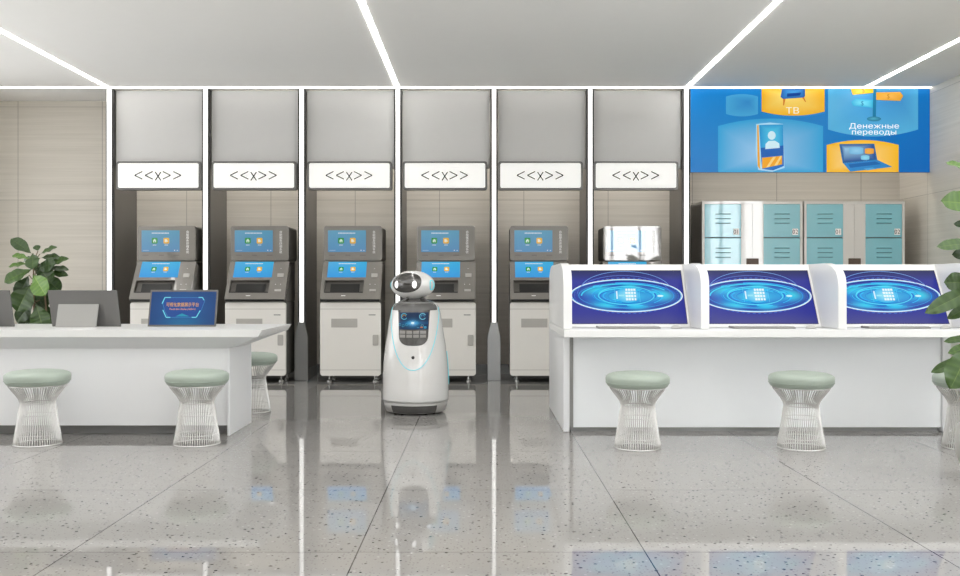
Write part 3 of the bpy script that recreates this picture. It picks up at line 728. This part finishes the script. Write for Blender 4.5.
cheek_prof = [(7.43, .805), (7.43, 1.13), (7.437, 1.18), (7.455, 1.222), (7.49, 1.258), (7.55, 1.29), (7.63, 1.312), (7.74, 1.327), (8.62, 1.327), (8.74, 1.318), (8.84, 1.29), (8.91, 1.24), (8.945, 1.17), (8.95, 1.1), (8.95, .805)]
bs0 = Vector((0, 7.784, .805)); bs1 = Vector((0, 8.099, 1.327)); bd_ = (bs1 - bs0).normalized(); bn = Vector((0, -bd_.z, bd_.y))
def console(k, lb, end=False):
    x0 = C0 + PITCH * k
    t = thing('display_console', lb, 'console', ((x0 + .54) * KS, 8.2 * KS, .8205), 'white consoles with blue screens')
    MB().prism_x(cheek_prof, x0, x0 + .068).build('side_cheek', 'white', t, bevel=.006)
    xe = x0 + PITCH - (.001)
    MB().prism_x([(7.784, .8055), (8.099, 1.325), (8.62, 1.325), (8.84, 1.288), (8.93, 1.18), (8.94, .8055)], x0 + .0685, xe).build('housing', 'white', t, bevel=.003)
    if end: MB().prism_x(cheek_prof, xe + .001, xe + .069).build('side_cheek', 'white', t, bevel=.006)
    def BQ(u, v, h): p = bs0 + bd_ * v + bn * (h * .6 + .0006); return (u, p.y, p.z)
    v0 = .032; v1 = .545; u0 = x0 + .106; u1 = x0 + 1.05
    A = Art(BQ); w, hh = u1 - u0, v1 - v0
    cu, cv = u0 + w * .49, v0 + hh * .51
    def col(a, b):
        dx, dy = (a - .49) / .5, (b - .5) / .5
        r = math.hypot(dx, dy / .58)
        f = math.exp(-(r / .80) ** 6); rim = math.exp(-((r - .70) / .20) ** 2) * (.5 + .5 * math.sin(5 * math.atan2(dy, dx) + 1))
        core = math.exp(-(r / .38) ** 2)
        core *= 1.2; rim *= 1.25; dark = max(0, (b - .80) / .2); low = max(0, (.22 - b) / .22)
        rr = 38 - 22 * f + 20 * rim - 8 * dark + 26 * low + 30 * core
        gg = 46 + 78 * f + 86 * rim - 10 * dark + 18 * low + 66 * core
        bb = 152 + 62 * f + 34 * rim - 62 * dark - 14 * low + 20 * core
        return (max(0, rr), max(0, gg), min(255, bb))
    A.grad(u0, v0, u1, v1, col, 72, 40)
    cl = (u0, v0, u1, v1)
    R = random.Random(4)
    def E(ru, rv, wd, c, a0=0, a1=360, n=80, dash=False, du=0, dv=0): A.arc(cu + du * w, cv + dv * hh, ru * w, rv * hh, wd, c, a0, a1, n, dash, cl)
    for i in range(26):
        r = R.uniform(.14, .46); a0 = R.uniform(0, 360); c = R.choice([(30, 150, 235), (40, 190, 245), (20, 110, 215), (60, 215, 250)])
        E(r, r * .58, R.choice([.004, .007, .011]), c, a0, a0 + R.uniform(40, 150), 40)
    E(.245, .17, .007, (90, 225, 250)); E(.42, .24, .004, (40, 170, 240)); E(.46, .335, .005, (60, 120, 225), n=120, dash=True)
    E(.494, .305, .009, (235, 246, 255)); E(.484, .294, .006, (130, 215, 255))
    E(.40, .36, .005, (110, 160, 235), 10, 170, du=.0, dv=.10); E(.41, .35, .0035, (90, 130, 225), 0, 180, du=-.02, dv=.03)
    # bright glints and the unreadable block of glyphs in the middle
    for a_, b_, ru, rv in ((.24, .06, .055, .018), (.30, -.01, .045, .02), (-.25, .17, .07, .02), (.07, -.19, .12, .02), (.0, .22, .12, .016)):
        A.ell(cu + a_ * w, cv + b_ * hh, ru * w * .6, rv * hh, (50, 200, 245) if ru > .05 else (200, 245, 255))
    A.ell(cu + .01 * w, cv, .11 * w, .14 * hh, (40, 180, 238), center=((150, 235, 252), (cu + .03 * w, cv)))
    for r_ in range(4):
        for i in range(4):
            A.rect(cu + w * (-.005 + .024 * i + R.uniform(-.003, .003)), cv + hh * (.085 - .06 * r_), cu + w * (.013 + .024 * i), cv + hh * (.125 - .06 * r_), (236, 250, 255), up=False)
    A.k += 1
    A.rect(cu - .09 * w, cv - .07 * hh, cu - .077 * w, cv + .08 * hh, (215, 245, 255)); A.rect(cu - .068 * w, cv - .02 * hh, cu - .02 * w, cv + .01 * hh, (150, 230, 250))
    for s_ in (-.105, .115): A.rect(cu + s_ * w, cv - .13 * hh, cu + (s_ + .003) * w, cv + .14 * hh, (100, 215, 250))
    sc = A.mb.build('screen', 'screen', t)
    # black rebate around the screen
    rb = MB()
    for a, b, c, d in ((u0 - .004, u1 + .004, v1, v1 + .004), (u0 - .004, u1 + .004, v0 - .004, v0), (u0 - .004, u0, v0, v1), (u1, u1 + .004, v0, v1)):
        rb.add([BQ(a, c, 0), BQ(b, c, 0), BQ(b, d, 0), BQ(a, d, 0)], [(0, 1, 2, 3)])
    rb.build('screen_rebate', 'atm_dark', t)
KS = .953
MB.xf = lambda p: (p[0] * KS, p[1] * KS, EYE + (p[2] - EYE) * KS)
console(0, 'first white console with blue ringed screen, nearest the robot')
console(1, 'middle white console with blue ringed screen, behind the central right stool')
console(2, 'third white console with blue ringed screen, beside the foliage', True)

MB.xf = None
KB = ['before the first console screen', 'before the middle console screen', 'before the third console screen']
def make_keyboard():
    t = thing('keyboard', 'x', 'keyboard', (0, 0, 0), 'white keyboards on the console worktop')
    b = MB().box(-.235, .235, -.07, .07, .001, .012).build('body', 'tablet_light', t, bevel=.003)
    k = MB()
    for r in range(5):
        for c in range(14): k.box(-.228 + c * .0327, -.228 + c * .0327 + .028, -.062 + r * .0252, -.062 + r * .0252 + .021, .0121, .018)
    k.build('keys', 'keyw', t)
    MB().box(-.2352, -.215, .0705, .078, .001, .016).build('rear_foot', 'atm_dark', t)
    return t
def make_mouse():
    rings = []
    for j in range(6):
        a = j / 5 * math.pi / 2; s = math.cos(a) if j < 5 else .05
        rings.append([(.033 * s * math.cos(2 * math.pi * i / 20), .055 * s * math.sin(2 * math.pi * i / 20), .002 + .026 * math.sin(a)) for i in range(20)])
    o = MB().loft(rings).build('computer_mouse', 'keyw', smooth=True)
    return tag(o, 'x', 'mouse', 'white mice on the console worktop')
kb = make_keyboard(); ms = make_mouse()
for k in range(3):
    o = kb if k == 0 else copy_tree(kb)
    o.location = (1.130 + 1.020 * k, 7.24, .8198); o['label'] = 'slim white keyboard ' + KB[k]
    m_ = ms if k == 0 else copy_tree(ms)
    m_.location = (1.487 + 1.020 * k, 7.20, .8198); m_.rotation_euler.z = -.9; m_['label'] = 'small white mouse ' + KB[k]

# ------------------------------------------------------------------ robot
RX, RY = -.583, 8.62
t = thing('service_robot', 'white egg-headed service robot with dark visor and chest screen between the desks', 'robot', (RX, RY, 0))
bp = [(.014, .250), (.020, .268), (.060, .284), (.108, .2935), (.114, .297), (.13, .2985), (.20, .299), (.30, .298), (.46, .289), (.60, .274), (.724, .253), (.82, .240), (.905, .224), (.95, .210), (.978, .194), (.990, .172), (.994, .150)]
def rad(z):
    for (z0, r0), (z1, r1) in zip(bp, bp[1:]):
        if z <= z1: k = max(0, (z - z0) / (z1 - z0)); return r0 + (r1 - r0) * k
    return bp[-1][1]
TH0 = math.radians(-1)
def RS(th, z, h=0):
    r = rad(z) + h; a = th + TH0
    return (RX + r * math.sin(a), RY - r * math.cos(a), z)
MB().lathe([(r, z) for z, r in bp if z >= .11], (RX, RY), 72).build('body', 'robot', t, smooth=True)
MB().lathe([(.245, .012), (.266, .018), (.283, .060), (.2915, .1095)], (RX, RY), 72).build('base', 'robot_grey', t, smooth=True)
f_ = MB()
def patch(mb, n, m, fn):
    vs = [fn(i / n, j / m) for j in range(m + 1) for i in range(n + 1)]
    mb.add(vs, [(j * (n + 1) + i, j * (n + 1) + i + 1, (j + 1) * (n + 1) + i + 1, (j + 1) * (n + 1) + i) for j in range(m) for i in range(n)])
patch(f_, 24, 4, lambda a, b: RS(math.radians(-43 + 88 * a), .019 + .066 * b, .0035))
f_.build('bumper', 'robot_dark', t, smooth=True)
for a in (-50, -28, 28, 50, 150, 210):
    x, y = RX + .225 * math.sin(math.radians(a)), RY - .225 * math.cos(math.radians(a))
    wv = MB(); wv.prism_x([(y + .022 * math.cos(q * math.pi / 8), .022 + .022 * math.sin(q * math.pi / 8)) for q in range(16)], x - .012, x + .012)
    wv.build('wheel', 'atm_dark', t)
# smoked chest panel: wide at the shoulders, rounded at the bottom
def halfw(z):
    if z > .925: return .195
    if z > .70: return .128 + .010 * (z - .70) / .2
    k = (z - .615) / .085; return .128 * math.sqrt(max(0, 1 - (1 - max(0, k)) ** 2)) ** .6
cp = MB(); zs = [.615, .617, .620, .626, .635, .648, .665, .685, .70, .75, .80, .85, .90, .924, .926, .94, .955, .975, .988]
def chest(a, j):
    z = zs[j]; hw = min(halfw(z), rad(z) * .93); x = (2 * a - 1) * hw
    return RS(math.asin(max(-1, min(1, x / rad(z)))), z, .0035)
n = 20
cp.add([chest(i / n, j) for j in range(len(zs)) for i in range(n + 1)], [(j * (n + 1) + i, j * (n + 1) + i + 1, (j + 1) * (n + 1) + i + 1, (j + 1) * (n + 1) + i) for j in range(len(zs) - 1) for i in range(n)])
chp = cp.build('chest_panel', 'robot_dark', t, smooth=True)
MB().lathe([(.165, .9945), (.168, .999), (.150, 1.004), (.110, 1.012), (.085, 1.03)], (RX, RY), 48).build('collar', 'robot_dark', t, smooth=True)
def CS(x, z, h=0):  # a flat-ish point on the chest
    return RS(math.asin(max(-1, min(1, x / rad(z)))), z, .0045 + h)
def chest_art(A): return A
class CArt(Art):
    pass
A = Art(lambda u, v, h: CS(u, v, h * .5))
def sc_(a, b):
    f = math.exp(-(((a - .48) / .22) ** 2 + ((b - .35) / .22) ** 2)); e = math.exp(-((b - .38) / .08) ** 2) * .5
    return (12 + 120 * f * f, 44 + 120 * f + 50 * e, 80 + 130 * f + 70 * e)
A.grad(-.127, .758, .127, .908, sc_, 24, 14)
for cx, cc in ((-.082, (90, 190, 220)), (.078, (110, 210, 235))):
    A.arc(cx, .872, .026, .026, .005, cc, 30, 330, 24); A.arc(cx, .872, .014, .014, .004, (200, 160, 60) if cx < 0 else (60, 150, 190), 0, 200, 16)
for cx, cz in ((-.12, .80), (-.09, .79), (-.06, .80), (.075, .79), (.10, .775)): A.arc(cx, cz, .010, .010, .003, (70, 170, 200), 0, 360, 12)
for i in range(3): A.rect(.03 + .03 * i, .772, .05 + .03 * i, .777 + .004 * i, (200, 120, 50) if i == 1 else (60, 150, 190))
for a_ in range(0, 360, 30): A.line((-.005 + .012 * math.cos(math.radians(a_)), .815 + .012 * math.sin(math.radians(a_))), (-.005 + .05 * math.cos(math.radians(a_)), .815 + .022 * math.sin(math.radians(a_))), .0018, (90, 200, 235))
A.ell(-.005, .815, .014, .010, (225, 250, 255))
A.mb.build('chest_screen', 'screen', chp)
ky = MB()
for r in range(2):
    for c in range(4):
        x = -.118 + c * .059; z = .720 - r * .034
        q = [CS(x, z, .0), CS(x + .048, z, .0), CS(x + .048, z + .026, .0), CS(x, z + .026, .0)]
        p_ = [CS(x, z, .005), CS(x + .048, z, .005), CS(x + .048, z + .026, .005), CS(x, z + .026, .005)]
        ky.add(q + p_, [(4, 5, 6, 7), (0, 1, 5, 4), (1, 2, 6, 5), (2, 3, 7, 6), (3, 0, 4, 7)])
ky.build('keypad', 'key', chp)
# cyan light line round the chest and on the right flank
pts = [(sg * a, z) for sg, seq in ((-1, 1), (1, -1)) for a, z in [(78, .95), (72, .90), (66, .86), (58, .79), (50, .71), (41, .625), (31, .53), (20, .455), (10, .413), (0, .402)][::seq]]
pts = pts[:10] + pts[11:]
def smooth(P_, k=6):
    out = []
    for i in range(len(P_) - 1):
        p0, p1, p2, p3 = P_[max(i - 1, 0)], P_[i], P_[i + 1], P_[min(i + 2, len(P_) - 1)]
        for j in range(k):
            t_ = j / k; out.append(tuple(.5 * (2 * b_ + (c_ - a_) * t_ + (2 * a_ - 5 * b_ + 4 * c_ - d_) * t_ * t_ + (3 * b_ - a_ - 3 * c_ + d_) * t_ ** 3) for a_, b_, c_, d_ in zip(p0, p1, p2, p3)))
    return out + [P_[-1]]
MB().tube([RS(math.radians(a), z, .001) for a, z in smooth(pts)], .0030, 6).build('light_line', 'cyan', t, smooth=True)
MB().tube([RS(math.radians(93), z, .001) for z in (.55, .48, .40, .32, .25)], .004, 6).build('light_line', 'cyan', t, smooth=True)
c = Vector(RS(0, .512, -.004)); MB().prism_y([(c.x + .0145 * math.cos(i * math.pi / 9), c.z + .0145 * math.sin(i * math.pi / 9)) for i in range(18)], c.y - .006, c.y + .02).build('camera_lens', 'atm_dark', t)
# neck
nk = MB(); nk.lathe([(.085, 1.005), (.060, 1.035), (.052, 1.065), (.060, 1.10)], (RX, RY), 28)
for s_ in (-1, 1): nk.tube([(RX + s_ * .11, RY - .09, 1.0), (RX + s_ * .075, RY - .07, 1.03), (RX + s_ * .05, RY - .05, 1.06)], .012, 8)
nk.build('neck', 'robot_dark', t, smooth=True)
# head: an egg lying on its side, turned to the left
HC = Vector((RX - .026, RY, 1.150)); HA, HD, HH = .208, .165, .130; rot = Matrix.Rotation(math.radians(-24), 4, 'Z')
def HP(x, y, z): return tuple(HC + rot @ Vector((x, y, z)))
hd = MB(); nu, nv = 48, 24; rings = []
for j in range(1, nv):
    p_ = math.pi * j / nv; rings.append([HP(HA * math.sin(p_) * math.cos(2 * math.pi * i / nu), HD * math.sin(p_) * math.sin(2 * math.pi * i / nu), -HH * math.cos(p_)) for i in range(nu)])
hd.loft(rings); head = hd.build('head', 'robot', t, smooth=True)
def face_patch(cx, cz, rx, rz, h, shape=2.0, nr=8, na=40):
    mb = MB(); vs = []
    for j in range(nr + 1):
        for i in range(na):
            a = 2 * math.pi * i / na; ca, sa = math.cos(a), math.sin(a)
            x = cx + rx * j / nr * math.copysign(abs(ca) ** (2 / shape), ca); z = cz + rz * j / nr * math.copysign(abs(sa) ** (2 / shape), sa)
            k = max(0.0, 1 - (x / HA) ** 2 - (z / HH) ** 2); y = -HD * math.sqrt(k); nn = Vector((x / HA ** 2, y / HD ** 2, z / HH ** 2)).normalized()
            vs.append(HP(*(Vector((x, y, z)) + nn * h)))
    mb.add(vs, [(j * na + i, j * na + (i + 1) % na, (j + 1) * na + (i + 1) % na, (j + 1) * na + i) for j in range(nr) for i in range(na)])
    return mb
fx = .0
face_patch(fx + .004, .020, .142, .087, .003, 2.2).build('visor', 'robot_face', head, smooth=True)
for s_ in (-1, 1): face_patch(fx + .006 + s_ * .087, .004, .0185, .032, .0055).build('eye', 'eye', head, smooth=True)
er = MB()
for s_ in (-1, 1):
    x = s_ * .178; k = HD * math.sqrt(1 - (.178 / HA) ** 2)
    path = []
    for i in range(20):
        a = 2 * math.pi * i / 20; yy = -.018 + .030 * math.cos(a); zz = .044 * math.sin(a)
        xx = s_ * HA * math.sqrt(max(0, 1 - (yy / HD) ** 2 - (zz / HH) ** 2)); path.append(HP(xx + s_ * .001, yy, zz))
    er.tube(path, .0045, 6, True)
er.build('ear_light', 'cyan', head, smooth=True)

# ------------------------------------------------------------------ plants
def leaf(mb, base, tip, width, normal, fold=.18, droop=.12, shade=0.5):
    B = Vector(base); T = Vector(tip); d = T - B; L = d.length; d.normalize()
    N = Vector(normal); N = (N - d * N.dot(d)).normalized(); S_ = d.cross(N)
    key = [(0, .05), (.08, .30), (.18, .52), (.30, .74), (.42, .90), (.55, 1), (.68, .96), (.80, .80), (.90, .52), (.96, .27), (1, .03)]
    def wd(k):
        for (k0, w0), (k1, w1) in zip(key, key[1:]):
            if k <= k1: return w0 + (w1 - w0) * (k - k0) / (k1 - k0)
        return .03
    cols = []; vs = []; W2 = width / 2; NR = 22; SS = (-1, -.62, -.3, -.05, 0, .05, .3, .62, 1)
    for j in range(NR + 1):
        k = j / NR; w = wd(k)
        for s_ in SS:
            kk = min(1, max(0, k + .10 * abs(s_) * (1 - k)))   # side veins sweep forward
            c = B + d * (L * kk) - N * (droop * L * kk * kk)
            wav = .05 * width * math.sin(k * 15 + s_ * 2) * abs(s_) ** 2
            vs.append(tuple(c + S_ * (s_ * w * W2) + N * (abs(s_) * fold * w * W2 + wav + (.012 * width if j % 3 == 0 else 0))))
            g_ = shade; bc = (24 + 66 * g_, 44 + 84 * g_, 14 + 30 * g_)
            if s_ == 0: bc = (bc[0] + 55, bc[1] + 48, bc[2] + 34)
            elif j % 3 == 0: bc = (bc[0] + 16, bc[1] + 15, bc[2] + 10)
            cols.append(lin(bc))
    fs = []; m_ = len(SS)
    for j in range(NR):
        for i in range(m_ - 1): q = j * m_ + i; fs.append((q, q + 1, q + m_ + 1, q + m_))
    mb.add(vs, fs, cols)
def px(x, y, Y): return Vector(((x - 480) * Y / F, Y, 1.15 + (285 - y) * Y / F))
def plant(name, lb, cx, cy, potr, poth, stems, leaves, seed, Yd):
    R = random.Random(seed)
    t = thing(name, lb, 'plant', (cx, cy, 0), None)
    MB().lathe([(potr * .62, 0), (potr * .80, poth * .12), (potr * .97, poth * .45), (potr, poth * .7), (potr * .93, poth * .97), (potr * .86, poth), (potr * .84, poth * .93), (potr * .82, poth * .9)], (cx, cy), 40, True).build('pot', 'pot', t, smooth=True)
    MB().lathe([(potr * .80, poth * .905), (potr * .5, poth * .93), (.01, poth * .94)], (cx, cy), 24).build('soil', 'soil', t, smooth=True)
    sm = MB()
    for path, r0 in stems: sm.tube(path, [r0 * (1 - .6 * i / (len(path) - 1)) for i in range(len(path))], 8)
    lf = MB()
    allp = [Vector(p) for path, _ in stems for p in path]
    for b, tp, w, nrm, sh in leaves:
        b = Vector(b); tp = Vector(tp)
        q = min(allp, key=lambda p: (p - b).length + (0.3 if p.z < poth else 0) + .5 * max(0, p.z - b.z))
        sm.tube([tuple(q), tuple((q + b) / 2 + Vector((0, 0, -.01))), tuple(b)], .0045, 5)
        leaf(lf, b, tp, w, nrm, shade=sh, droop=R.uniform(.04, .16), fold=R.uniform(.1, .25))
    sm.build('stem', 'bark', t, smooth=True)
    lf.build('foliage', 'leaf', t, smooth=True)
    return t
# plant behind the reception desk
Y1 = 9.1; c1_ = px(34, 285, Y1)
stemsL = [([(c1_.x, Y1, .36), (c1_.x + .02, Y1, .7), (c1_.x - .01, Y1 + .01, 1.0), (c1_.x, Y1, 1.2), (c1_.x - .01, Y1, 1.38)], .016),
          ([(c1_.x + .02, Y1, .36), (c1_.x + .10, Y1 + .05, .8), (c1_.x + .08, Y1 + .05, 1.1), (c1_.x + .07, Y1 + .04, 1.33)], .013)]
LL = [  # base px, tip px, width, normal, shade, depth offsets of base and tip
    (32, 254, 11, 238, .13, (.4, -1, .6), .30, 0, -.02), (40, 254, 56, 246, .10, (0, -.7, 1), .35, 0, 0), (38, 251, 36, 245, .07, (.5, -1, .3), .3, 0, 0),
    (30, 259, 12, 255, .10, (0, -.6, 1), .95, -.05, -.08), (33, 253, 32, 268, .14, (0, -1, .3), .28, -.02, -.16), (30, 264, 8, 264, .09, (0, -.6, 1), .85, -.05, -.1),
    (33, 269, 3, 280, .15, (-.1, -1, .6), .45, -.06, -.18), (36, 270, 54, 262, .13, (.1, -1, .4), .2, -.02, -.08), (40, 258, 60, 256, .10, (0, -.7, .8), .2, .02, .05),
    (46, 266, 67, 257, .10, (.1, -.8, .8), .45, .04, .0), (48, 268, 68, 268, .09, (0, -.8, 1), .25, .06, .05), (48, 272, 67, 274, .08, (0, -.9, .6), .2, .05, .02),
    (33, 274, 44, 294, .19, (-.35, -1, .55), 1.0, -.1, -.26), (38, 266, 50, 282, .18, (.1, -1, .2), .18, -.02, -.08), (29, 275, 17, 297, .16, (0, -1, .2), .12, .0, -.06),
    (31, 284, 16, 311, .23, (.2, -1, .25), .3, -.04, -.12), (42, 276, 60, 291, .17, (.15, -1, .15), .15, .05, .02), (38, 285, 47, 306, .15, (0, -1, .1), .1, .05, .05),
    (34, 300, 15, 322, .15, (.1, -1, .2), .15, .02, -.02), (36, 303, 43, 330, .19, (.1, -1, .2), .38, -.06, -.12), (40, 300, 55, 326, .12, (.2, -1, .2), .12, .05, .04),
    (30, 306, 22, 334, .14, (0, -1, .2), .12, .06, .02), (30, 290, 46, 312, .13, (.1, -1, .2), .15, .08, .04), (32, 256, 22, 262, .08, (0, -.7, .8), .2, .08, .12), (30, 262, 46, 275, .12, (0, -.7, .8), .15, .08, .14)]
plant('fiddle_leaf_plant', 'leafy green fiddle-leaf plant behind the reception desk, before the beige wall', c1_.x, Y1, .2, .40, stemsL,
      [(px(a, b, Y1 + d0), px(c, d, Y1 + d1), w, n_, s_) for a, b, c, d, w, n_, s_, d0, d1 in LL], 3, Y1)
# plant at the right edge, close to the camera
Y2 = 5.5; c2_ = px(999, 285, Y2)
stemsR = [([(c2_.x, Y2, .32), (c2_.x - .02, Y2, .8), (c2_.x + .01, Y2, 1.3), (c2_.x - .03, Y2, 1.62)], .020)]
LR = [(975, 172, 947, 160, .075, (.1, -.8, 1), .85, 0, .05), (982, 206, 945, 199, .14, (-.3, -1, .4), .75, 0, -.05), (974, 226, 955, 223, .05, (0, -1, .4), .05, 0, 0),
      (978, 242, 938, 246, .075, (-.1, -1, .5), .45, 0, -.06), (980, 252, 954, 254, .08, (0, -1, .2), .08, 0, 0), (972, 282, 947, 282, .12, (-.2, -1, .2), .35, .03, 0),
      (984, 284, 928, 311, .10, (.2, -1, .5), .40, -.05, -.12), (984, 298, 948, 318, .07, (.2, -1, .5), .35, 0, .03), (980, 336, 944, 341, .05, (0, -1, .8), .5, .02, .05),
      (985, 344, 949, 352, .07, (.1, -1, .7), .7, 0, -.02), (980, 354, 932, 370, .07, (.2, -1, .7), .55, 0, .02), (972, 342, 953, 388, .17, (-.1, -1, .2), .55, -.05, -.1),
      (1000, 215, 1045, 205, .16, (.2, -1, .4), .5, 0, .1), (1000, 250, 1050, 262, .16, (.2, -1, .4), .5, 0, -.1),
      (1000, 290, 1050, 300, .16, (.2, -1, .4), .4, 0, .1), (1000, 320, 1040, 345, .15, (.2, -1, .4), .3, 0, 0), 
      (1000, 260, 1005, 300, .18, (.2, -1, .4), .3, 0, -.3)]
plant('fiddle_leaf_plant', 'fiddle-leaf plant in a stone-grey pot at the right edge, in front of the consoles', c2_.x, Y2, .232, .345, stemsR,
      [(px(a, b, Y2 + d0), px(c, d, Y2 + d1), w, n_, s_) for a, b, c, d, w, n_, s_, d0, d1 in LR], 5, Y2)
